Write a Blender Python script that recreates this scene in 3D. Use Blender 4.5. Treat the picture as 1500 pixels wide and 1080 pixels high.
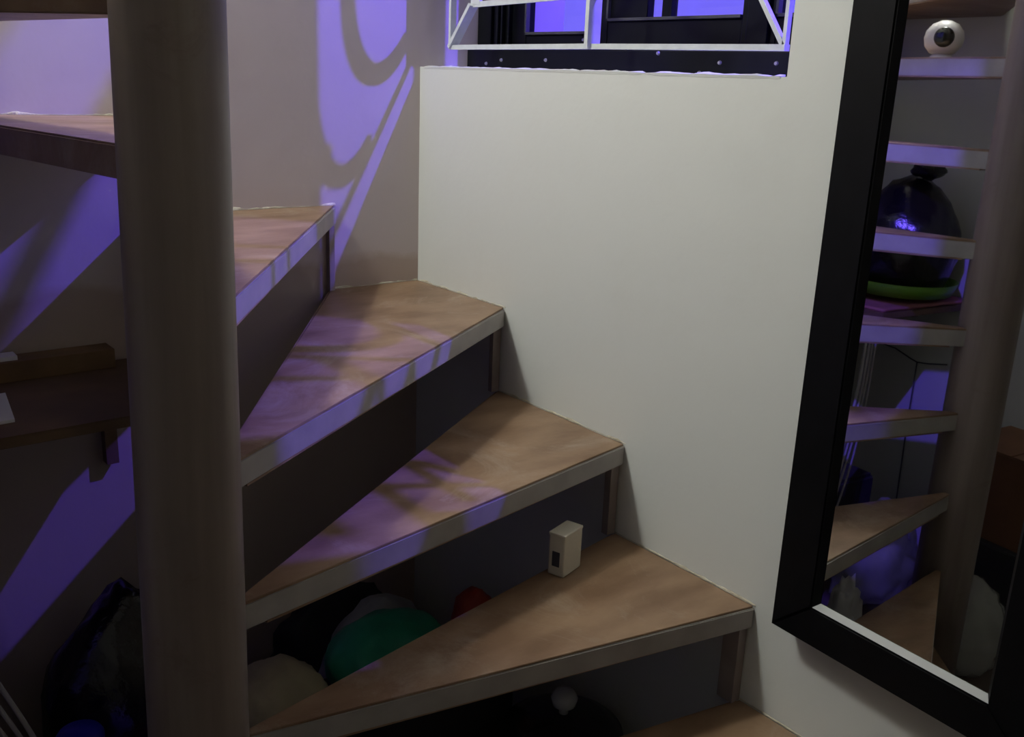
import bpy, bmesh, math, random
from mathutils import Vector, Matrix, noise
random.seed(7)
for o in list(bpy.data.objects): bpy.data.objects.remove(o)
scene = bpy.context.scene
COL = scene.collection
scene.view_settings.view_transform = 'Standard'
scene.view_settings.look = 'None'
scene.view_settings.gamma = 1.0
scene.view_settings.use_curve_mapping = False
scene.view_settings.exposure = 0.0

# ------------------------------------------------------------------ camera (solved from the two walls' vanishing points)
PP = Vector((750, 540)); F = 1441.8
def nd(x, y): return Vector((x - PP.x, y - PP.y, F)).normalized()
AX_Y = nd(-450, 68)          # along the right wall, away from the viewer
AX_X = nd(2620, 190)         # along the left wall, to the right
AX_Z = AX_X.cross(AX_Y).normalized()
if AX_Z.y > 0: AX_Z = -AX_Z
Wm = Matrix((AX_X, AX_Y, AX_Z))
def ray(x, y): return (Wm @ nd(x, y)).normalized()
CAM = -2.53 * ray(612, 410)  # corner of the two walls at the third tread is the origin
cd = bpy.data.cameras.new('camera'); cam = bpy.data.objects.new('camera', cd); COL.objects.link(cam)
r_ = Wm @ Vector((1, 0, 0)); d_ = Wm @ Vector((0, 1, 0)); f_ = Wm @ Vector((0, 0, 1))
m = Matrix.Identity(4)
for i in range(3):
    m[i][0] = r_[i]; m[i][1] = -d_[i]; m[i][2] = -f_[i]; m[i][3] = CAM[i]
cam.matrix_world = m
cd.sensor_width = 36; cd.lens = 36 * F / 1500; cd.clip_start = 0.02
scene.camera = cam
def onX(px, py, X): q = ray(px, py); return CAM + q * ((X - CAM.x) / q.x)
def onY(px, py, Y): q = ray(px, py); return CAM + q * ((Y - CAM.y) / q.y)
def onZ(px, py, Z): q = ray(px, py); return CAM + q * ((Z - CAM.z) / q.z)

# ------------------------------------------------------------------ world and lamps
w = bpy.data.worlds.new('night_sky'); scene.world = w; w.use_nodes = True
w.node_tree.nodes['Background'].inputs[0].default_value = (0.19, 0.155, 1.0, 1)
w.node_tree.nodes['Background'].inputs[1].default_value = 1.0
LAMP_OUT = Vector((0.5, -1.3, 1.54))       # violet lamp on the outside wall, beyond the window
ld = bpy.data.lights.new('violet_lamp_offscreen', 'POINT'); ld.energy = 165; ld.color = (0.15, 0.085, 1.0); ld.shadow_soft_size = 0.011
lo = bpy.data.objects.new('violet_lamp_offscreen', ld); COL.objects.link(lo); lo.location = LAMP_OUT
# white lamp over the upper flight of the stairs, above the picture: it throws the nosing shadows on the right wall
sd = bpy.data.lights.new('stair_lamp_offscreen', 'POINT'); sd.energy = 68.0; sd.color = (0.98, 1.0, 0.94); sd.shadow_soft_size = 0.10
so = bpy.data.objects.new('stair_lamp_offscreen', sd); COL.objects.link(so); so.location = (-1.50, -0.26, 1.85)

# ------------------------------------------------------------------ materials
def mat(name, col, rough=0.6, metal=0.0, spec=0.5, noise_amt=0.0, scale=6.0, col2=None, bump=0.0, bscale=40.0, coat=0.0, stretch=None):
    M = bpy.data.materials.new(name); M.use_nodes = True
    nt = M.node_tree; b = nt.nodes['Principled BSDF']
    b.inputs['Base Color'].default_value = (*col, 1); b.inputs['Roughness'].default_value = rough
    b.inputs['Metallic'].default_value = metal; b.inputs['Specular IOR Level'].default_value = spec
    b.inputs['Coat Weight'].default_value = coat
    tc = nt.nodes.new('ShaderNodeTexCoord')
    src = tc.outputs['Object']
    if stretch:
        mp = nt.nodes.new('ShaderNodeMapping'); mp.inputs['Scale'].default_value = stretch
        nt.links.new(src, mp.inputs[0]); src = mp.outputs[0]
    if noise_amt or col2:
        n = nt.nodes.new('ShaderNodeTexNoise'); n.inputs['Scale'].default_value = scale; n.inputs['Detail'].default_value = 6
        nt.links.new(src, n.inputs['Vector'])
        rp = nt.nodes.new('ShaderNodeValToRGB')
        c2 = col2 or tuple(max(0, c * (1 - noise_amt)) for c in col)
        rp.color_ramp.elements[0].position = 0.35; rp.color_ramp.elements[1].position = 0.68
        rp.color_ramp.elements[0].color = (*c2, 1); rp.color_ramp.elements[1].color = (*col, 1)
        nt.links.new(n.outputs['Fac'], rp.inputs[0]); nt.links.new(rp.outputs[0], b.inputs['Base Color'])
    if bump:
        n2 = nt.nodes.new('ShaderNodeTexNoise'); n2.inputs['Scale'].default_value = bscale; n2.inputs['Detail'].default_value = 4
        nt.links.new(tc.outputs['Object'], n2.inputs['Vector'])
        bp = nt.nodes.new('ShaderNodeBump'); bp.inputs['Strength'].default_value = bump; bp.inputs['Distance'].default_value = 0.01
        nt.links.new(n2.outputs['Fac'], bp.inputs['Height']); nt.links.new(bp.outputs[0], b.inputs['Normal'])
    return M

def wall_mat(name, col, low, dirt, line, axis):
    """painted plaster; a dirty band of its own colour below an uneven line, yellowed dirt streaks"""
    M = bpy.data.materials.new(name); M.use_nodes = True; nt = M.node_tree; N = nt.nodes; L = nt.links
    b = N['Principled BSDF']; b.inputs['Roughness'].default_value = 0.55; b.inputs['Specular IOR Level'].default_value = 0.3
    tc = N.new('ShaderNodeTexCoord'); sp = N.new('ShaderNodeSeparateXYZ'); L.new(tc.outputs['Object'], sp.inputs[0])
    nz = N.new('ShaderNodeTexNoise'); nz.inputs['Scale'].default_value = 5; nz.inputs['Detail'].default_value = 5; L.new(tc.outputs['Object'], nz.inputs['Vector'])
    def mth(op, a, bb, clamp=False):
        n = N.new('ShaderNodeMath'); n.operation = op; n.use_clamp = clamp
        for i, v in enumerate((a, bb)):
            if isinstance(v, (int, float)): n.inputs[i].default_value = v
            else: L.new(v, n.inputs[i])
        return n.outputs[0]
    along = sp.outputs[axis]
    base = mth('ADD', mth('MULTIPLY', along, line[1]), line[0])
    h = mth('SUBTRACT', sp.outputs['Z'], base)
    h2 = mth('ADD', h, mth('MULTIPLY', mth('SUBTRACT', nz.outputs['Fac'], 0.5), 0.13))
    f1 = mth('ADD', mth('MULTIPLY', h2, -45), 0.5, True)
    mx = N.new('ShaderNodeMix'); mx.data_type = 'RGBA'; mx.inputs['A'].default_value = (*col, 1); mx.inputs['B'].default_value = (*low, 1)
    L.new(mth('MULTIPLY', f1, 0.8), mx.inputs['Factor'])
    n3 = N.new('ShaderNodeTexNoise'); n3.inputs['Scale'].default_value = 2.3; n3.inputs['Detail'].default_value = 8; n3.inputs['Roughness'].default_value = 0.7
    L.new(tc.outputs['Object'], n3.inputs['Vector'])
    f2 = mth('MULTIPLY', mth('SUBTRACT', n3.outputs['Fac'], 0.52), 2.4, True)
    mx2 = N.new('ShaderNodeMix'); mx2.data_type = 'RGBA'; mx2.inputs['B'].default_value = (*dirt, 1)
    L.new(mth('MULTIPLY', f2, 0.55), mx2.inputs['Factor']); L.new(mx.outputs['Result'], mx2.inputs['A'])
    L.new(mx2.outputs['Result'], b.inputs['Base Color'])
    n4 = N.new('ShaderNodeTexNoise'); n4.inputs['Scale'].default_value = 16; n4.inputs['Detail'].default_value = 3; L.new(tc.outputs['Object'], n4.inputs['Vector'])
    bp = N.new('ShaderNodeBump'); bp.inputs['Strength'].default_value = 0.18; bp.inputs['Distance'].default_value = 0.01
    L.new(n4.outputs['Fac'], bp.inputs['Height']); L.new(bp.outputs[0], b.inputs['Normal'])
    return M

M_WR = wall_mat('plaster_white', (0.68, 0.695, 0.67), (0.68, 0.695, 0.67), (0.61, 0.61, 0.56), (0.21, 0.42), 'Y')
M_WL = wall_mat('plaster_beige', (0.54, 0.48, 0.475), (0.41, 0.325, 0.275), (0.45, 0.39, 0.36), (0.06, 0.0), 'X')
M_WW = mat('wall_panel_white', (0.62, 0.63, 0.58), 0.35, noise_amt=0.08, scale=3)
M_WB = mat('plaster_far', (0.34, 0.30, 0.27), 0.7, noise_amt=0.15, scale=3)
M_CEIL = mat('ceiling_paint', (0.45, 0.43, 0.40), 0.8, noise_amt=0.1)
M_FLOOR = mat('floor_tile', (0.16, 0.12, 0.10), 0.35, noise_amt=0.3, scale=8)
M_BOARD = mat('plywood_tread', (0.33, 0.215, 0.13), 0.42, col2=(0.20, 0.118, 0.066), scale=6, bump=0.06, bscale=60, stretch=(1.0, 2.2, 1))
def add_scuffs(M, col, scale, thr, amt):
    nt = M.node_tree; b = nt.nodes['Principled BSDF']; src = b.inputs['Base Color'].links[0].from_socket
    tc = nt.nodes.new('ShaderNodeTexCoord'); n = nt.nodes.new('ShaderNodeTexNoise'); n.inputs['Scale'].default_value = scale; n.inputs['Detail'].default_value = 9; n.inputs['Roughness'].default_value = 0.75; n.inputs['Distortion'].default_value = 1.2
    nt.links.new(tc.outputs['Object'], n.inputs['Vector'])
    r = nt.nodes.new('ShaderNodeValToRGB'); r.color_ramp.elements[0].position = thr; r.color_ramp.elements[1].position = thr + 0.16
    r.color_ramp.elements[0].color = (0, 0, 0, 1); r.color_ramp.elements[1].color = (amt, amt, amt, 1)
    mx = nt.nodes.new('ShaderNodeMix'); mx.data_type = 'RGBA'; mx.inputs['B'].default_value = (*col, 1)
    nt.links.new(n.outputs['Fac'], r.inputs[0]); nt.links.new(r.outputs[0], mx.inputs['Factor']); nt.links.new(src, mx.inputs['A']); nt.links.new(mx.outputs['Result'], b.inputs['Base Color'])
add_scuffs(M_BOARD, (0.42, 0.34, 0.26), 4.5, 0.52, 0.55)
M_EDGE = mat('painted_edge', (0.40, 0.375, 0.35), 0.5, noise_amt=0.18, scale=14)
M_BATTEN = mat('painted_batten', (0.32, 0.27, 0.25), 0.55, noise_amt=0.2, scale=20)
M_CAULK = mat('plaster_crumb', (0.66, 0.64, 0.53), 0.9, col2=(0.40, 0.35, 0.26), scale=30, bump=0.4, bscale=120)
M_POLE = mat('pole_paint', (0.26, 0.215, 0.185), 0.42, col2=(0.19, 0.145, 0.12), scale=3, stretch=(9, 9, 0.5), bump=0.02)
add_scuffs(M_POLE, (0.14, 0.07, 0.05), 7, 0.58, 0.5)
M_BLACK = mat('black_frame', (0.005, 0.005, 0.006), 0.5, spec=0.15, noise_amt=0.3, scale=30)
M_WINBLK = mat('black_aluminium', (0.004, 0.005, 0.006), 0.4, spec=0.2, noise_amt=0.4, scale=25)
M_SEAL = mat('window_seal', (0.05, 0.05, 0.05), 0.6)
M_GRILLE = mat('white_grille_paint', (0.68, 0.72, 0.72), 0.4, noise_amt=0.12, scale=40)
M_SCREW = mat('screw_steel', (0.6, 0.6, 0.6), 0.35, metal=0.9)
M_BEVEL = mat('bevel_trim', (0.40, 0.42, 0.42), 0.35, metal=0.0)
M_MIRROR = mat('mirror_silver', (0.80, 0.83, 0.82), 0.015, metal=1.0)
M_BAG = mat('black_plastic', (0.006, 0.006, 0.008), 0.22, spec=0.6, bump=0.5, bscale=22)
M_GREEN = mat('green_plastic', (0.12, 0.30, 0.02), 0.4)
M_PINK = mat('pink_cloth', (0.42, 0.16, 0.15), 0.8, noise_amt=0.3, scale=12)
M_CARD = mat('cardboard', (0.22, 0.125, 0.055), 0.75, noise_amt=0.35, scale=9)
M_CARD2 = mat('cardboard_red', (0.19, 0.085, 0.035), 0.75, noise_amt=0.3, scale=6)
M_SHELF = mat('shelf_plywood', (0.17, 0.10, 0.05), 0.65, noise_amt=0.4, scale=7)
M_PAPER = mat('white_paper', (0.8, 0.8, 0.8), 0.7)
M_CAMW = mat('camera_shell', (0.66, 0.63, 0.61), 0.4)
M_WPLAS = mat('white_plastic', (0.66, 0.62, 0.51), 0.4, noise_amt=0.06)
M_CREAM = mat('cream_sack', (0.50, 0.44, 0.28), 0.6, noise_amt=0.35, scale=10, bump=0.4, bscale=18)
M_TEAL = mat('teal_bag', (0.03, 0.40, 0.24), 0.4, noise_amt=0.3, scale=10, bump=0.4, bscale=18)
M_GREYBAG = mat('grey_bag', (0.36, 0.37, 0.38), 0.4, noise_amt=0.3, scale=10, bump=0.5, bscale=18)
M_REDITEM = mat('red_item', (0.40, 0.035, 0.015), 0.5, noise_amt=0.3)
M_DARKCLOTH = mat('dark_cloth', (0.03, 0.028, 0.03), 0.9, noise_amt=0.3, bump=0.4, bscale=20)
M_BLUE = mat('blue_cap', (0.01, 0.015, 0.40), 0.35)
M_POT = mat('pot_black', (0.02, 0.02, 0.02), 0.25, spec=0.6)
M_GLASSKNOB = mat('clear_knob', (0.6, 0.62, 0.62), 0.15, spec=0.8)
M_WIRE = mat('wire_grey', (0.42, 0.40, 0.40), 0.45)
M_CORD = mat('cord_dark', (0.05, 0.05, 0.06), 0.5)
M_LENS = mat('lens_black', (0.004, 0.004, 0.004), 0.08, spec=0.8)
def glass_mat():
    M = bpy.data.materials.new('window_glass'); M.use_nodes = True; nt = M.node_tree
    nt.nodes.remove(nt.nodes['Principled BSDF'])
    t = nt.nodes.new('ShaderNodeBsdfTransparent'); t.inputs[0].default_value = (0.97, 0.97, 1, 1)
    g = nt.nodes.new('ShaderNodeBsdfGlossy'); g.inputs['Roughness'].default_value = 0.03
    mx = nt.nodes.new('ShaderNodeMixShader'); mx.inputs[0].default_value = 0.04
    nt.links.new(t.outputs[0], mx.inputs[1]); nt.links.new(g.outputs[0], mx.inputs[2]); nt.links.new(mx.outputs[0], nt.nodes['Material Output'].inputs[0])
    return M
M_GLASS = glass_mat()
def clear_plastic():
    M = bpy.data.materials.new('clear_plastic'); M.use_nodes = True; nt = M.node_tree
    p = nt.nodes['Principled BSDF']; p.inputs['Base Color'].default_value = (0.5, 0.5, 0.46, 1); p.inputs['Roughness'].default_value = 0.2
    t = nt.nodes.new('ShaderNodeBsdfTransparent'); mx = nt.nodes.new('ShaderNodeMixShader'); mx.inputs[0].default_value = 0.55
    nt.links.new(t.outputs[0], mx.inputs[1]); nt.links.new(p.outputs[0], mx.inputs[2]); nt.links.new(mx.outputs[0], nt.nodes['Material Output'].inputs[0])
    return M
M_CLEAR = clear_plastic()
# ------------------------------------------------------------------ helpers
def obj(name, bm, material, parent=None, smooth=False):
    bmesh.ops.recalc_face_normals(bm, faces=bm.faces)
    me = bpy.data.meshes.new(name); bm.to_mesh(me); bm.free()
    if smooth:
        for p in me.polygons: p.use_smooth = True
    me.materials.append(material)
    o = bpy.data.objects.new(name, me); COL.objects.link(o)
    if parent: o.parent = parent
    return o
def tag(o, label, cat, group=None):
    o['label'] = label; o['category'] = cat
    if group: o['group'] = group
    return o
def struct(o): o['kind'] = 'structure'; return o
def empty(name, loc=(0, 0, 0)):
    o = bpy.data.objects.new(name, None); COL.objects.link(o); o.location = loc; o.empty_display_size = 0.05
    return o
def thing(name, label, cat, group=None): return tag(empty(name), label, cat, group)
def bx(bm, x0, x1, y0, y1, z0, z1):
    v = [bm.verts.new((x, y, z)) for z in (z0, z1) for x, y in ((x0, y0), (x1, y0), (x1, y1), (x0, y1))]
    for q in ((0, 3, 2, 1), (4, 5, 6, 7), (0, 1, 5, 4), (1, 2, 6, 5), (2, 3, 7, 6), (3, 0, 4, 7)): bm.faces.new([v[i] for i in q])
    return bm
def box(x0, x1, y0, y1, z0, z1, bev=0.0):
    bm = bx(bmesh.new(), x0, x1, y0, y1, z0, z1)
    if bev: bmesh.ops.bevel(bm, geom=bm.edges[:], offset=bev, segments=2, affect='EDGES', profile=0.6)
    return bm
def prism(pts, z0, z1, bm=None, bev=0.0):
    bm = bm or bmesh.new()
    a = [bm.verts.new((x, y, z0)) for x, y in pts]; b = [bm.verts.new((x, y, z1)) for x, y in pts]
    n = len(pts)
    bm.faces.new(a[::-1]); bm.faces.new(b)
    for i in range(n): bm.faces.new((a[i], a[(i + 1) % n], b[(i + 1) % n], b[i]))
    if bev: bmesh.ops.bevel(bm, geom=bm.edges[:], offset=bev, segments=2, affect='EDGES')
    return bm
def tube(pts, r, seg=10, bm=None, flat=None):
    """tube along points; flat=(half width, half depth, depth axis) makes a flat bar"""
    bm = bm or bmesh.new(); pts = [Vector(p) for p in pts]; rings = []
    for i, p in enumerate(pts):
        t = (pts[min(i + 1, len(pts) - 1)] - pts[max(i - 1, 0)]).normalized()
        if flat:
            dax = Vector(flat[2]); s = t.cross(dax).normalized()
            off = [s * flat[0] * a + dax * flat[1] * b for a, b in ((1, 1), (-1, 1), (-1, -1), (1, -1))]
        else:
            u = t.orthogonal().normalized() if abs(t.z) > 0.95 else t.cross(Vector((0, 0, 1))).normalized()
            v = t.cross(u); rr = r[i] if isinstance(r, (list, tuple)) else r
            off = [u * rr * math.cos(2 * math.pi * k / seg) + v * rr * math.sin(2 * math.pi * k / seg) for k in range(seg)]
        rings.append([bm.verts.new(p + o) for o in off])
    n = len(rings[0])
    for a, b in zip(rings, rings[1:]):
        for k in range(n): bm.faces.new((a[k], a[(k + 1) % n], b[(k + 1) % n], b[k]))
    bm.faces.new(rings[0][::-1]); bm.faces.new(rings[-1])
    return bm
def lathe(prof, c, seg=28, bm=None):
    bm = bm or bmesh.new(); c = Vector(c); rings = []
    for r, z in prof:
        rings.append([bm.verts.new(c + Vector((r * math.cos(2 * math.pi * k / seg), r * math.sin(2 * math.pi * k / seg), z))) for k in range(seg)])
    for a, b in zip(rings, rings[1:]):
        for k in range(seg): bm.faces.new((a[k], a[(k + 1) % seg], b[(k + 1) % seg], b[k]))
    bm.faces.new(rings[0][::-1]); bm.faces.new(rings[-1])
    return bm
def lump(c, size, seed=0, amp=0.16, freq=2.2, sub=4, squash=True, gather=0.0):
    """a filled, wrinkled bag: flat below, creased; gather > 0 pulls the top into a neck"""
    bm = bmesh.new(); bmesh.ops.create_icosphere(bm, subdivisions=sub, radius=1)
    off = Vector((seed * 3.7, seed * 1.9, seed * 5.1))
    for v in bm.verts:
        n = v.co.normalized()
        k = 1 + amp * noise.noise(n * freq + off) + amp * 0.7 * abs(noise.noise(n * freq * 2.6 + off)) + amp * 0.35 * noise.noise(n * freq * 6 + off)
        p = n * k
        if squash and p.z < -0.62: p.z = -0.62 + (p.z + 0.62) * 0.06
        if gather and p.z > 0.35:
            s = 1 - gather * min(1, (p.z - 0.35) / 0.6); p.x *= s; p.y *= s; p.z += 0.12 * gather
        v.co = p
    zmin = min(v.co.z for v in bm.verts); zmax = max(v.co.z for v in bm.verts)
    for v in bm.verts:
        v.co = Vector((c[0] + v.co.x * size[0] / 2, c[1] + v.co.y * size[1] / 2, c[2] + (v.co.z - zmin) / (zmax - zmin) * size[2]))
    return bm

# ------------------------------------------------------------------ the stairwell shell
FLOOR = -1.0; CEIL = 2.6; WEST = -1.66; SOUTH = -3.4; TH = 0.22
SILL = 0.52; WTOP = 1.44; WEDGE = -1.062; WEDGE_OUT = -1.34
struct(obj('floor', box(WEST - 0.2, 0.45, SOUTH - 0.2, 0.2, FLOOR - 0.1, FLOOR), M_FLOOR))
struct(obj('ceiling', box(WEST - 0.2, 0.45, SOUTH - 0.2, 0.2, CEIL, CEIL + 0.1), M_CEIL))
bm = bmesh.new()
bx(bm, WEST - 0.2, 0.45, 0.0, 0.15, FLOOR, CEIL)
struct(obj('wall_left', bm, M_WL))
struct(obj('wall_west', box(WEST - 0.15, WEST, SOUTH, 0.0, FLOOR, CEIL), M_WW))
struct(obj('wall_back', box(WEST - 0.15, TH, SOUTH - 0.15, SOUTH, FLOOR, CEIL), M_WB))
bm = bmesh.new()
bx(bm, 0, TH, SOUTH, 0, FLOOR, SILL)
bx(bm, 0, TH, SOUTH, 0, WTOP, CEIL)
prism([(0, SOUTH), (TH, SOUTH), (TH, WEDGE_OUT), (0, WEDGE)], SILL, 0.70, bm)
prism([(0, SOUTH), (TH, SOUTH), (TH, WEDGE_OUT), (0, WEDGE - 0.062)], 0.70, WTOP, bm)
wr = struct(obj('wall_right', bm, M_WR))
# broken plaster edge along the top of the wall below the window
bm = bmesh.new(); pts = []; ring = []
n = 90
for i in range(n + 1):
    y = -0.02 - 1.03 * i / n
    a = 0.003 + 0.004 * noise.noise(Vector((y * 22, 1, 0))) + 0.002 * noise.noise(Vector((y * 60, 4, 0)))
    ring.append([bm.verts.new(p) for p in ((0.012, y, SILL + a), (-0.0008 - 0.15 * abs(a), y, SILL + 0.3 * a), (-0.0005, y, SILL - 0.002 - 0.6 * a), (0.012, y, SILL - 0.008))])
for a, b in zip(ring, ring[1:]):
    for k in range(4): bm.faces.new((a[k], a[(k + 1) % 4], b[(k + 1) % 4], b[k]))
bm.faces.new(ring[0]); bm.faces.new(ring[-1][::-1])
obj('plaster_edge', bm, M_WR, wr)

# ------------------------------------------------------------------ window: black frame, sashes and panes in the recess
FX0, FX1 = 0.165, 0.205
win = struct(empty('window_1')); 
def wbox(name, y0, y1, z0, z1, x0=FX0, x1=FX1, mt=None, bev=0.003, parent=None):
    return obj(name, box(x0, x1, min(y0, y1), max(y0, y1), z0, z1, bev), mt or M_WINBLK, parent or win)
wbox('window_frame_rail', -0.004, -1.315, SILL, SILL + 0.046, 0.135, 0.205)
wbox('window_frame_head', -0.004, -1.315, WTOP - 0.05, WTOP - 0.001)
wbox('window_frame_stile', -0.004, -0.058, SILL + 0.046, WTOP - 0.05)
wbox('window_frame_stile', -1.28, -1.315, SILL + 0.046, WTOP - 0.05)
wbox('mullion', -0.40, -0.425, SILL + 0.046, WTOP - 0.05)
wbox('mullion', -0.835, -0.884, SILL + 0.046, WTOP - 0.05)
def sash(y0, y1, zb, sl, sr, strip=False):
    """one black sash with its pane; sl and sr are the widths of its stiles"""
    s = wbox('sash', y0, y0 - sl, SILL + 0.047, WTOP - 0.051, 0.172, 0.199)
    wbox('sash_stile', y1, y1 + sr, SILL + 0.047, WTOP - 0.051, 0.172, 0.199, parent=s)
    wbox('sash_rail', y0 - sl, y1 + sr, SILL + 0.047, zb, 0.173, 0.198, parent=s)
    wbox('sash_rail', y0 - sl, y1 + sr, WTOP - 0.1, WTOP - 0.051, 0.173, 0.198, parent=s)
    wbox('glazing_bead', y0 - sl, y1 + sr, zb, zb + 0.006, 0.166, 0.178, M_SEAL, 0.001, parent=s)
    wbox('glazing_bead', y0 - sl, y0 - sl - 0.006, zb, WTOP - 0.1, 0.166, 0.178, M_SEAL, 0.001, parent=s)
    if strip:
        wbox('stile_stub', y0 - sl, -0.571, zb, 0.70, 0.174, 0.196, parent=s); wbox('sash_bar_stub', -0.61, -0.636, zb, 0.705, 0.176, 0.196, parent=s)  # wide stile and bar, shaped short so the violet lamp shines in above
    obj('pane', box(0.184, 0.188, y1 + sr, y0 - sl, zb, WTOP - 0.1), M_GLASS, s)
sash(-0.060, -0.398, 0.600, 0.125, 0.004)
sash(-0.427, -0.833, 0.625, 0.032, 0.014, True)
sash(-0.886, -1.278, 0.625, 0.012, 0.012)
# thin ridges on the left stile
for y in (-0.085, -0.102, -0.128): wbox('stile_ridge', y, y - 0.006, SILL + 0.05, WTOP - 0.06, 0.160, 0.173, bev=0.002)
sb = bmesh.new(); bmesh.ops.create_cone(sb, cap_ends=True, segments=10, radius1=0.0045, radius2=0.003, depth=0.004)
bmesh.ops.rotate(sb, verts=sb.verts, matrix=Matrix.Rotation(-math.pi / 2, 3, 'Y'))
sm = bpy.data.meshes.new('screw'); sb.to_mesh(sm); sb.free(); sm.materials.append(M_SCREW)
for px, py in ((712, 93), (734, 88), (799, 88), (964, 78), (1054, 92), (1137, 93), (836, 57), (1024, 107)):
    P = onX(px, py, 0.134)
    s = bpy.data.objects.new('screw', sm); COL.objects.link(s); s.parent = win
    s.location = (0.1335 if P.z < SILL + 0.046 else 0.171, P.y, P.z)

# white welded grille of flat bars, standing in the opening in front of the window
g = thing('window_grille', 'white welded flat-bar security grille with diagonal corners in front of black window', 'grille')
GX = 0.04; GY0, GY1 = -0.074, -1.022; GZ0, GZ1 = 0.566, 1.35; IY0, IY1 = -0.155, -0.955; IZ0, IZ1 = 0.658, 1.27
def gbar(name, pts, hw=0.0042, hd=0.014): obj(name, tube([(GX, y, z) for y, z in pts], 0, flat=(hw, hd, (1, 0, 0))), M_GRILLE, g)
gbar('frame_bar', [(GY0 + 0.004, GZ0), ((GY0 + GY1) / 2, GZ0 + 0.002), (GY1 - 0.004, GZ0)], 0.0052, 0.007)
gbar('frame_bar', [(GY0 + 0.004, GZ1), (GY1 - 0.004, GZ1)])
gbar('frame_bar', [(GY0, GZ0), (GY0, GZ1)], 0.004, 0.008)
gbar('frame_bar', [(GY1, GZ0), (GY1, GZ1)], 0.0035, 0.005)
gbar('centre_bar', [(-0.557, GZ0), (-0.557, GZ1)], 0.005, 0.017)
gbar('inner_bar', [(IY0 + 0.004, IZ0), (-0.557, IZ0 + 0.008)], 0.006, 0.003)
gbar('inner_bar', [(-0.557, IZ0 + 0.008), (IY1 - 0.004, IZ0 + 0.012)], 0.006, 0.004)
for z_, h_ in ((0.674, 0.008), (0.759, 0.010), (0.860, 0.011)): gbar('spacer_bar', [(-0.955, z_), (-1.11 if z_ > 0.7 else -1.062, z_)], h_, 0.003)
gbar('inner_bar', [(IY0 + 0.004, IZ1), (IY1 - 0.004, IZ1)], 0.006, 0.014)
gbar('inner_bar', [(IY0 - 0.012, IZ0), (IY0 - 0.012, IZ1)], 0.017, 0.004)
gbar('inner_bar', [(IY1, IZ0), (IY1, IZ1)], 0.004, 0.004)
for a, b in (((GY0, GZ0), (IY0, IZ0)), ((GY1, GZ0), (IY1, IZ0)), ((GY0, GZ1), (IY0, IZ1)), ((GY1, GZ1), (IY1, IZ1))): gbar('diagonal_bar', [a, b], 0.0042, 0.012 if a[0] == GY0 else 0.005)
def arc(cy, cz, ry, rz, a0, a1, n=18): return [(cy + ry * math.cos(math.radians(a0 + (a1 - a0) * i / n)), cz + rz * math.sin(math.radians(a0 + (a1 - a0) * i / n))) for i in range(n + 1)]
gbar('scroll', [(-0.552, 0.96)] + arc(-0.36, 0.915, 0.185, 0.235, 180, 268), 0.013, 0.004)
gbar('scroll', [(-0.44, 1.02)] + arc(-0.185, 0.965, 0.255, 0.245, 180, 268), 0.015, 0.005)
gbar('scroll', arc(-0.36, 1.12, 0.19, 0.14, 0, 180), 0.011, 0.004)
gbar('scroll', arc(-0.75, 0.90, 0.18, 0.22, 180, 360), 0.011, 0.004)
gbar('scroll', arc(-0.76, 1.12, 0.19, 0.14, 0, 180), 0.011, 0.004)
gbar('scroll', [(-0.945, 1.02), (-0.80, 1.13), (-0.66, 1.24)], 0.011, 0.004)
gbar('scroll', [(-0.50, 0.80), (-0.557, 0.765)], 0.010, 0.004)

# ------------------------------------------------------------------ the winding staircase
PC = Vector((-0.92, -0.93)); RISE = 0.2; STEP = 21.8; TT = 0.043
def ang(k): return math.radians(9.9 + STEP * (k - 2))
GAP = 0.0025
XR, YT, XL, YB = -GAP, -GAP, WEST + GAP, -1.86
def edge_hit(a):
    c, s = math.cos(a), math.sin(a); t = []
    if c > 1e-9: t.append((XR - PC.x) / c)
    if c < -1e-9: t.append((XL - PC.x) / c)
    if s > 1e-9: t.append((YT - PC.y) / s)
    if s < -1e-9: t.append((YB - PC.y) / s)
    return min(t)
CORN = [Vector(q) for q in ((XR, YT), (XL, YT), (XL, YB), (XR, YB))]
def wedge(a0, a1, r0, inset=0.0):
    pts = []
    for a in (a0, a1): pass
    e0 = PC + Vector((math.cos(a0), math.sin(a0))) * edge_hit(a0); e1 = PC + Vector((math.cos(a1), math.sin(a1))) * edge_hit(a1)
    pts.append(PC + Vector((math.cos(a0), math.sin(a0))) * r0); pts.append(e0)
    cs = []
    for c in CORN:
        q = c - PC; t = math.atan2(q.y, q.x)
        while t < a0: t += 2 * math.pi
        while t - 2 * math.pi > a0: t -= 2 * math.pi
        if a0 < t < a1: cs.append((t, c))
    pts += [c for t, c in sorted(cs, key=lambda z: z[0])]
    pts += [e1, PC + Vector((math.cos(a1), math.sin(a1))) * r0]
    return [(q.x, q.y) for q in pts]
stair = thing('spiral_staircase', 'winding open-riser staircase of plywood wedge treads around a thick round steel pole', 'staircase')
def pole_bm():
    rings = [(FLOOR, 0.0695, -0.041), (-0.6, 0.0675, -0.037), (0.65, 0.0625, -0.020), (CEIL, 0.0635, -0.012)]
    bm = bmesh.new(); R_ = []
    for z, r, o in rings:
        c = PC + Vector((0.93, -0.37)) * o
        R_.append([bm.verts.new((c.x + r * math.cos(2 * math.pi * k / 48), c.y + r * math.sin(2 * math.pi * k / 48), z)) for k in range(48)])
    for a, b in zip(R_, R_[1:]):
        for k in range(48): bm.faces.new((a[k], a[(k + 1) % 48], b[(k + 1) % 48], b[k]))
    bm.faces.new(R_[0][::-1]); bm.faces.new(R_[-1]); return bm
po = obj('centre_pole', pole_bm(), M_POLE, stair, True)
po['label'] = 'thick round painted steel pole'
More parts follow.
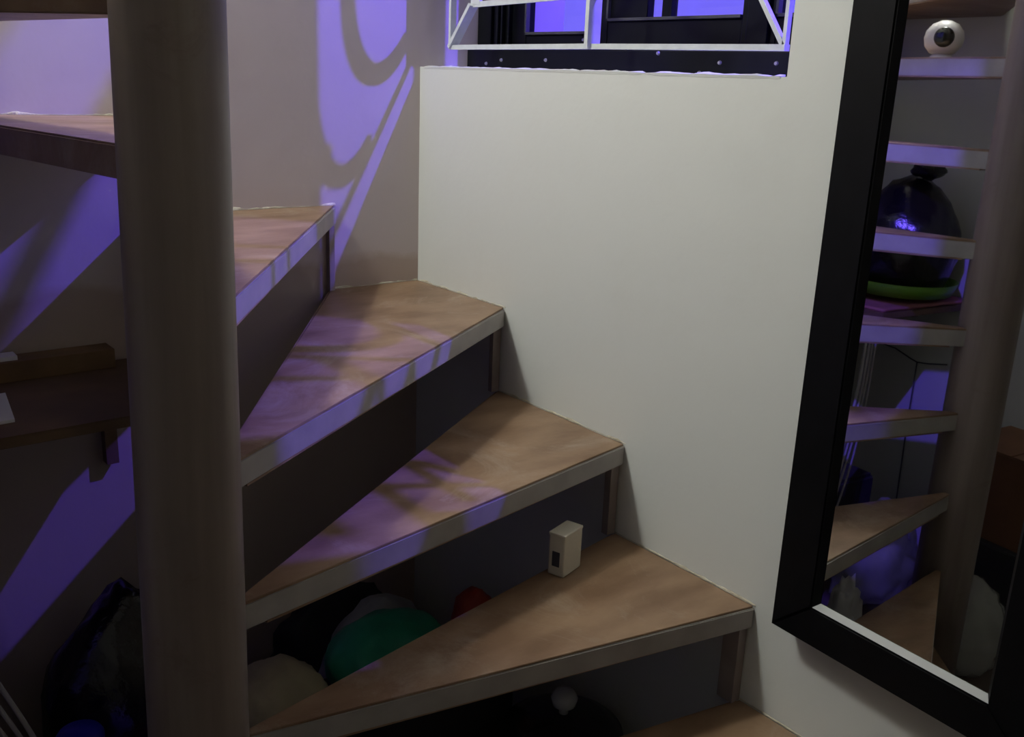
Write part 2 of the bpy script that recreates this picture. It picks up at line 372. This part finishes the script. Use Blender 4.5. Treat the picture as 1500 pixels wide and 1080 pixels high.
for p in po.data.polygons:
    if abs(p.normal.z) > 0.5: p.use_smooth = False
def caulk(parent, p0, p1, z, nrm, seed):
    """crumbly bead of plaster where a tread meets the wall"""
    bm = bmesh.new(); p0 = Vector(p0); p1 = Vector(p1); L = (p1 - p0).length; n = max(8, int(L / 0.008)); rings = []
    for i in range(n + 1):
        q = p0.lerp(p1, i / n); k = noise.noise(Vector((i * 0.21, seed, 0))); k2 = noise.noise(Vector((i * 0.6, seed, 7)))
        h = max(0.0012, 0.003 + 0.006 * k + 0.003 * k2); wd = max(0.0008, 0.0015 + 0.003 * k + 0.002 * k2)
        b = Vector((q.x, q.y, z)); N = Vector((*nrm, 0))
        rings.append([bm.verts.new(v) for v in (b - N * 0.001, b + N * wd, b + N * wd * 0.6 + Vector((0, 0, h * 0.6)), b - N * 0.001 + Vector((0, 0, h)))])
    for a, c in zip(rings, rings[1:]):
        for j in range(4): bm.faces.new((a[j], a[(j + 1) % 4], c[(j + 1) % 4], c[j]))
    bm.faces.new(rings[0]); bm.faces.new(rings[-1][::-1])
    return obj('plaster_bead', bm, M_CAULK, parent)
TREADS = {}
for k in range(-1, 13):
    z = RISE * (k - 3); a0, a1 = ang(k), ang(k + 1) + 0.012
    body = obj('tread', prism(wedge(a0, a1, 0.012), z - TT, z - 0.004, bev=0.0015), M_EDGE, stair)
    TREADS[k] = body
    ins = wedge(a0 + 0.004, a1 - 0.003, 0.03)
    obj('tread_board', prism(ins, z - 0.0045, z, bev=0.0008), M_BOARD, body)
    # bare rear edge and bare underside of the tread
    qa = ang(k + 1) + 0.012; dv = Vector((math.cos(qa), math.sin(qa))); nv = Vector((-dv.y, dv.x)) * 0.0025
    A = PC + dv * 0.07 + nv * 0.05; B = PC + dv * (edge_hit(qa) - 0.004) + nv * 0.05
    obj('rear_edge', prism([(A.x, A.y), (B.x, B.y), (B.x + nv.x, B.y + nv.y), (A.x + nv.x, A.y + nv.y)], z - TT - 0.001, z - 0.003), M_BOARD, body)
    obj('underside', prism(wedge(a0 + 0.006, a1 - 0.002, 0.075), z - TT - 0.003, z - TT + 0.0005), M_BOARD, body)
    # vertical batten on the wall below the nosing end
    a = ang(k); e = PC + Vector((math.cos(a), math.sin(a))) * edge_hit(a)
    u = Vector((-math.sin(a), math.cos(a)))
    zlo = z - RISE if k > -1 else FLOOR
    onx = abs(e.x - XR) < 1e-4 or abs(e.x - XL) < 1e-4
    if e.y > YB + 1e-3:
        if onx:
            s = 1 if abs(e.x - XR) < 1e-4 else -1
            wd = (0.018, 0.03, 0.036, 0.018, 0.014)[k + 1] if k < 4 else 0.014; y0 = e.y + (0.010 if s > 0 else -0.010 - wd)
            xs = sorted((e.x - s * 0.0, e.x - s * 0.022)); bb = box(xs[0], xs[1], y0, y0 + wd, zlo, z - TT - 0.003, 0.001)
        else:
            bb = box(e.x - 0.026, e.x - 0.012, e.y - 0.016, e.y, zlo, z - TT - 0.003, 0.001)
        obj('wall_batten', bb, M_BATTEN, stair)
    # plaster beads along the walls
    q = [Vector(v) for v in wedge(a0, a1, 0.05)]
    if -1 <= k <= 6:
        for i in range(1, len(q) - 2):
            A, B = q[i], q[i + 1]
            if abs(A.x - XR) < 1e-4 and abs(B.x - XR) < 1e-4: caulk(body, (0, A.y, 0), (0, B.y, 0), z + 0.0005, (-1, 0), k * 2.3)
            elif abs(A.y - YT) < 1e-4 and abs(B.y - YT) < 1e-4: caulk(body, (A.x, 0, 0), (B.x, 0, 0), z + 0.0005, (0, -1), k * 3.1)

# ------------------------------------------------------------------ the mirror on the right wall
yaw, lean, off = math.radians(3.55), math.radians(0.36), 0.05
nrm = Vector((-math.cos(yaw) * math.cos(lean), math.sin(yaw) * math.cos(lean), math.sin(lean)))
mu = Vector((0, 0, 1)).cross(nrm).normalized() * -1     # towards +Y
if mu.y < 0: mu = -mu
mv = nrm.cross(mu); mv = mv if mv.z > 0 else -mv
MO = Vector((-off, -1.4, 0))
mir = thing('wall_mirror', 'tall rectangular mirror with wide black frame hung on the white wall', 'mirror')
MX = Matrix.Identity(4)
for i in range(3): MX[i][0] = mu[i]; MX[i][1] = nrm[i]; MX[i][2] = mv[i]; MX[i][3] = MO[i]
mir.matrix_world = MX
def muv(px, py, o=0.0):
    q = ray(px, py); c = MO + nrm * o; t = (c - CAM).dot(nrm) / q.dot(nrm); h = CAM + q * t - MO
    return h.dot(mu), h.dot(mv)
# measured on the frame front face (o = 0.014)
uL, vB = muv(1128, 912, 0.012); uL2, _ = muv(1252, 0, 0.012); uL = (uL + uL2) / 2
uI, vI = muv(1185, 884, 0.004); uI2, _ = muv(1333, 0, 0.004); uI = (uI + uI2) / 2
uR, _ = muv(1462, 980, 0.004); uRo = uR - (uL - uI)
vT = 1.25
fw = uL - uI
def fr(name, u0, u1, v0, v1, n0, n1, mt, bev=0.004):
    return obj(name, box(min(u0, u1), max(u0, u1), n0, n1, v0, v1, bev), mt, mir)
def miter(name, quad, n0=-0.016, n1=0.014, mt=M_BLACK):
    bm = bmesh.new(); a = [bm.verts.new((u, n0, v)) for u, v in quad]; b = [bm.verts.new((u, n1, v)) for u, v in quad]
    bm.faces.new(a); bm.faces.new(b[::-1])
    for i in range(4): bm.faces.new((a[i], a[(i + 1) % 4], b[(i + 1) % 4], b[i]))
    bmesh.ops.bevel(bm, geom=[e for e in bm.edges if abs(e.verts[0].co.y - n1) < 1e-6 and abs(e.verts[1].co.y - n1) < 1e-6], offset=0.003, segments=2, affect='EDGES')
    return obj(name, bm, mt, mir)
O_ = [(uRo, vB), (uL, vB), (uL, vT), (uRo, vT)]; I_ = [(uR, vI), (uI, vI), (uI, vT - fw), (uR, vT - fw)]
for i in range(4): miter('frame_side', [O_[i], O_[(i + 1) % 4], I_[(i + 1) % 4], I_[i]])
obj('mirror_glass', box(uR - 0.005, uI + 0.005, -0.006, 0.0, vI - 0.005, vT - fw + 0.005), M_MIRROR, mir)
J_ = [(uR + 0.008, vI + 0.008), (uI - 0.008, vI + 0.008), (uI - 0.008, vT - fw - 0.008), (uR + 0.008, vT - fw - 0.008)]
for i in range(4):
    A, B, Cc, D = I_[i], I_[(i + 1) % 4], J_[(i + 1) % 4], J_[i]
    bm = bmesh.new(); v = [bm.verts.new(q) for q in ((A[0], 0.011, A[1]), (B[0], 0.011, B[1]), (Cc[0], 0.0005, Cc[1]), (D[0], 0.0005, D[1]), (A[0], 0.0, A[1]), (B[0], 0.0, B[1]))]
    bm.faces.new((v[0], v[1], v[2], v[3])); bm.faces.new((v[4], v[3], v[2], v[5])); bm.faces.new((v[0], v[4], v[5], v[1])); bm.faces.new((v[0], v[3], v[4])); bm.faces.new((v[1], v[5], v[2]))
    obj('bevel_strip', bm, M_BEVEL if i == 0 else M_BLACK, mir)

# ------------------------------------------------------------------ things on the treads
sb_ = thing('white_box', 'small off-white plastic box standing on a tread under the next nosing', 'box')
a = ang(2); d = Vector((math.cos(a), math.sin(a), 0)); nn = Vector((-d.y, d.x, 0))
c = Vector((-0.198, -0.822, -0.399))
bm = box(-0.032, 0.032, -0.018, 0.018, 0, 0.085, 0.004); body = obj('box_body', bm, M_WPLAS, sb_)
obj('box_lid', box(-0.0325, 0.0325, -0.0185, 0.0185, 0.081, 0.087, 0.002), M_WPLAS, body)
obj('side_slot', box(-0.0335, -0.031, -0.008, 0.008, 0.02, 0.05, 0.0005), M_CORD, body)
sb_.location = c; sb_.rotation_euler = (0, 0, a + 0.12)

cam_t = thing('security_camera', 'round white ball camera with black lens standing on an upper tread', 'camera')
base = Vector((-1.075, -0.585, 0.6015))
obj('ball', lathe([(0.012, 0.008), (0.030, 0.014), (0.043, 0.030), (0.047, 0.048), (0.043, 0.067), (0.030, 0.083), (0.012, 0.091), (0.001, 0.092)], (0, 0, 0), 28), M_CAMW, cam_t, True)
obj('foot', lathe([(0.026, 0.0), (0.028, 0.004), (0.020, 0.012), (0.014, 0.014)], (0, 0, 0), 24), M_CAMW, cam_t, True)
bm = bmesh.new(); bmesh.ops.create_uvsphere(bm, u_segments=20, v_segments=12, radius=0.024)
for v in bm.verts: v.co = Vector((v.co.x * 0.45 + 0.040, v.co.y, v.co.z + 0.05))
ln = obj('lens', bm, M_LENS, cam_t, True)
cam_t.location = base; cam_t.rotation_euler = (0, 0, math.atan2(-1.35 - base.y, 0 - base.x))

# ------------------------------------------------------------------ shelf under the upper treads, with what lies on it
SZ = -0.1
sh = thing('plywood_shelf', 'brown plywood shelf board on brackets along the wall under the upper treads', 'shelf')
obj('shelf_board', prism([(WEST + 0.002, -0.002), (WEST + 0.002, -0.41), (-1.24, -0.41), (-1.20, -0.37), (-0.70, -0.37), (-0.70, -0.002)], SZ - 0.02, SZ, bev=0.002), M_SHELF, sh)
for x in (-1.5, -0.80):
    bm = box(x, x + 0.025, -0.34, -0.002, SZ - 0.045, SZ - 0.02, 0.001); bx(bm, x, x + 0.025, -0.03, -0.002, SZ - 0.22, SZ - 0.045)
    obj('bracket', bm, M_SHELF, sh)
tag(obj('plank', box(-1.25, -0.775, -0.06, -0.003, SZ, SZ + 0.04, 0.002), M_CARD), 'narrow brown wooden plank lying along the wall on the shelf', 'plank')
bm = box(-1.12, -0.955, -0.05, -0.014, SZ + 0.04, SZ + 0.049, 0.001)
tag(obj('white_card', bm, M_PAPER), 'small white card lying on the narrow plank', 'card')
bm = prism([(-1.17, -0.31), (-1.02, -0.30), (-1.0, -0.14), (-1.15, -0.15)], SZ + 0.0002, SZ + 0.006)
tag(obj('paper_sheet', bm, M_PAPER), 'white folded paper lying flat on the plywood shelf', 'paper')

def plate(name, c, rx, ry, prof, mt, **k):
    bm = lathe(prof, (0, 0, 0), 36)
    for v in bm.verts: v.co = Vector((c[0] + v.co.x * rx, c[1] + v.co.y * ry, c[2] + v.co.z))
    return obj(name, bm, mt, **k)
cl = bmesh.new(); nx, ny = 22, 16
grid = [[None] * ny for _ in range(nx)]
for i in range(nx):
    for j in range(ny):
        x = -1.65 + 0.41 * i / (nx - 1); y = -0.405 + 0.33 * j / (ny - 1)
        grid[i][j] = cl.verts.new((x, y, SZ + 0.010 + 0.008 * noise.noise(Vector((x * 9, y * 9, 3)))))
for i in range(nx - 1):
    for j in range(ny - 1): cl.faces.new((grid[i][j], grid[i + 1][j], grid[i + 1][j + 1], grid[i][j + 1]))
ex = bmesh.ops.extrude_face_region(cl, geom=cl.faces[:])
for v in ex['geom']:
    if isinstance(v, bmesh.types.BMVert): v.co.z -= 0.009 if v.co.z > SZ + 0.0095 else (v.co.z - SZ)
tag(obj('folded_cloth', cl, M_PINK, smooth=True), 'rumpled pink cloth spread on the shelf under the green tray', 'cloth')
BC = (-1.485, -0.265)
tag(plate('green_tray', (BC[0], BC[1], SZ + 0.021), 0.165, 0.165, [(0.75, 0.0), (0.90, 0.004), (1.02, 0.046), (1.04, 0.046), (0.94, 0.006), (0.01, 0.005)], M_GREEN, smooth=True), 'bright green plastic tray under the black bag on the shelf', 'tray')
bag = thing('garbage_bag', 'full black garbage bag with knotted top on green tray', 'garbage bag')
obj('bag_body', lump((BC[0], BC[1], SZ + 0.030), (0.295, 0.31, 0.36), 3, 0.08, 2.0, 4, gather=0.22), M_BAG, bag, True)
bm = lump((BC[0] + 0.01, BC[1] - 0.05, SZ + 0.37), (0.10, 0.09, 0.075), 9, 0.3, 2.5, 3, False)
obj('bag_knot', bm, M_BAG, bag, True)

# ------------------------------------------------------------------ stored things under the stairs
tag(obj('teal_bag', lump((-0.43, -0.56, FLOOR + 0.3), (0.26, 0.20, 0.15), 1, 0.10, 2), M_TEAL, smooth=True), 'teal green plastic bag piled under the stairs beside a cream sack', 'bag')
tag(obj('cream_sack', lump((-0.68, -0.585, FLOOR + 0.3), (0.18, 0.20, 0.155), 2, 0.10, 2), M_CREAM, smooth=True), 'stuffed cream sack standing under the stairs next to the teal bag', 'sack')
tag(obj('grey_plastic_bag', lump((-0.33, -0.36, FLOOR), (0.30, 0.20, 0.37), 5, 0.12, 2), M_GREYBAG, smooth=True), 'crumpled grey plastic bag behind the teal bag under the stairs', 'bag')
tag(obj('red_pouch', lump((-0.225, -0.575, FLOOR + 0.3), (0.10, 0.10, 0.16), 6, 0.10, 2), M_REDITEM, smooth=True), 'dark red pouch standing by the wall behind the teal bag', 'pouch')
tag(obj('dark_bundle', lump((-0.33, -0.165, FLOOR), (0.34, 0.16, 0.33), 7, 0.2, 3), M_DARKCLOTH, smooth=True), 'dark rumpled cloth bundle against the wall behind the grey bag', 'cloth')
tag(obj('black_sack', lump((-0.83, -0.16, FLOOR), (0.34, 0.28, 0.47), 8, 0.10, 2, gather=0.4), M_BAG, smooth=True), 'big black sack on the floor under the plywood shelf', 'bag')
tag(obj('dark_block', box(-0.80, -0.17, -0.655, -0.475, FLOOR, FLOOR + 0.3, 0.006), M_DARKCLOTH), 'low dark block added on the floor under the teal bag and cream sack', 'crate')  # dark block added to keep the gap under the tread black
pot = thing('cooking_pot', 'black cooking pot with lid and clear knob on the floor below the stairs', 'pot')
pc = (-0.155, -0.80, FLOOR)
obj('pot_body', lathe([(0.10, 0), (0.118, 0.015), (0.122, 0.2), (0.127, 0.205)], pc, 36), M_POT, pot, True)
lid = obj('lid', lathe([(0.127, 0.206), (0.125, 0.212), (0.09, 0.235), (0.03, 0.25), (0.012, 0.252)], pc, 36), M_POT, pot, True)
obj('knob', lathe([(0.010, 0.252), (0.010, 0.262), (0.024, 0.272), (0.028, 0.288), (0.020, 0.302), (0.006, 0.306)], pc, 18), M_GLASSKNOB, lid, True)
hp = [(pc[0] - 0.135 * math.cos(t) , pc[1] - 0.135 * math.sin(t) , FLOOR + 0.19 + 0.03 * math.sin(2 * (t - 0.5))) for t in [0.2 + 1.2 * i / 14 for i in range(15)]]
obj('wire_handle', tube(hp, 0.004, 8), M_WIRE, pot, True)

jug = thing('water_jug', 'white plastic jug with deep blue cap on floor beside black sack', 'jug')
jc = (-0.985, -0.38, FLOOR)
obj('jug_body', lathe([(0.075, 0), (0.085, 0.01), (0.085, 0.20), (0.075, 0.235), (0.036, 0.262), (0.036, 0.272)], jc, 28), M_PAPER, jug, True)
obj('cap', lathe([(0.042, 0.262), (0.043, 0.300), (0.038, 0.308), (0.004, 0.310)], jc, 24), M_BLUE, jug, True)
tag(obj('red_carton', box(-0.90, -0.80, -0.43, -0.345, FLOOR, FLOOR + 0.185, 0.004), M_REDITEM), 'small red carton on the floor between the pole and the jug', 'carton')
tag(obj('black_tool_case', prism([(-1.42, -0.34), (-1.12, -0.34), (-1.10, -0.08), (-1.42, -0.08)], FLOOR, FLOOR + 0.34, bev=0.012), M_DARKCLOTH), 'dark case standing against the wall behind the hanging cables', 'case')

for i, (dx, dz, r) in enumerate(((0, 0, 0.0045), (-0.016, -0.012, 0.004), (-0.030, -0.03, 0.0035), (-0.045, -0.075, 0.003))):
    p = [Vector((-1.20 + dx, -0.395, -0.14 + dz * 0.3)), Vector((-1.175 + dx, -0.41, -0.33 + dz * 0.6)), Vector((-1.125 + dx, -0.43, -0.48 + dz)), Vector((-1.075 + dx * 0.8, -0.445, -0.62 + dz)), Vector((-1.035 + dx * 0.6, -0.455, -0.76 + dz * 0.6)), Vector((-1.02 + dx, -0.47, -0.985))]
    q = []
    for s in range(len(p) - 1):
        a0 = p[max(s - 1, 0)]; a1 = p[s]; a2 = p[s + 1]; a3 = p[min(s + 2, len(p) - 1)]
        for t in [j / 6 for j in range(6)]:
            q.append(0.5 * ((2 * a1) + (a2 - a0) * t + (2 * a0 - 5 * a1 + 4 * a2 - a3) * t * t + (3 * a1 - a0 - 3 * a2 + a3) * t ** 3))
    q.append(p[-1])
    tag(obj('hanging_cable', tube(q, r, 8), M_WIRE, smooth=True), 'pale electric cable hanging slack in front of the shelf', 'cable', 'cables hanging in front of the shelf')

# things seen in the mirror, beside the west wall
tag(obj('black_crate', box(-1.65, -1.36, -0.98, -0.60, FLOOR, FLOOR + 0.30, 0.008), M_DARKCLOTH), 'dark crate by the west wall under the cardboard box', 'crate')
cb = thing('cardboard_box', 'reddish brown cardboard box resting on the dark crate', 'box')
obj('carton', box(-1.64, -1.38, -0.96, -0.62, FLOOR + 0.30, FLOOR + 0.56, 0.003), M_CARD2, cb)
for s in (0, 1):
    y0 = -0.96 if s == 0 else -0.788; obj('flap', box(-1.64, -1.38, y0, y0 + 0.168, FLOOR + 0.56, FLOOR + 0.565, 0.001), M_CARD2, cb)
tag(obj('clear_plastic_bag', lump((-1.21, -0.84, FLOOR), (0.24, 0.22, 0.26), 11, 0.18, 2.4), M_CLEAR, smooth=True), 'translucent plastic bag on the floor beside the pole', 'bag')
tag(obj('clear_plastic_wrap', lump((-1.30, -0.47, FLOOR), (0.30, 0.20, 0.32), 12, 0.2, 2.6), M_CLEAR, smooth=True), 'heap of translucent plastic wrap on the floor under the shelf', 'plastic wrap')
bm = lump((-0.80, -0.76, FLOOR), (0.09, 0.10, 0.33), 13, 0.3, 3)
tag(obj('white_rag', bm, M_PAPER, smooth=True), 'small crumpled white rag in front of the cream sack', 'rag')
cab = [(WEST + 0.012, -0.04, -0.34), (WEST + 0.012, -0.09, -0.30), (WEST + 0.012, -0.17, -0.305), (WEST + 0.012, -0.235, -0.325), (WEST + 0.012, -0.26, -0.33), (WEST + 0.012, -0.30, -0.325), (WEST + 0.012, -0.37, -0.31)]
cw = thing('wall_wire', 'thin dark wire looping across the white west wall', 'wire')
obj('loop', tube(cab, 0.0022, 6), M_CORD, cw, True)
obj('drop', tube([(WEST + 0.012, -0.26, -0.33), (WEST + 0.013, -0.262, -0.55), (WEST + 0.012, -0.27, -0.85)], 0.0022, 6), M_CORD, cw, True)
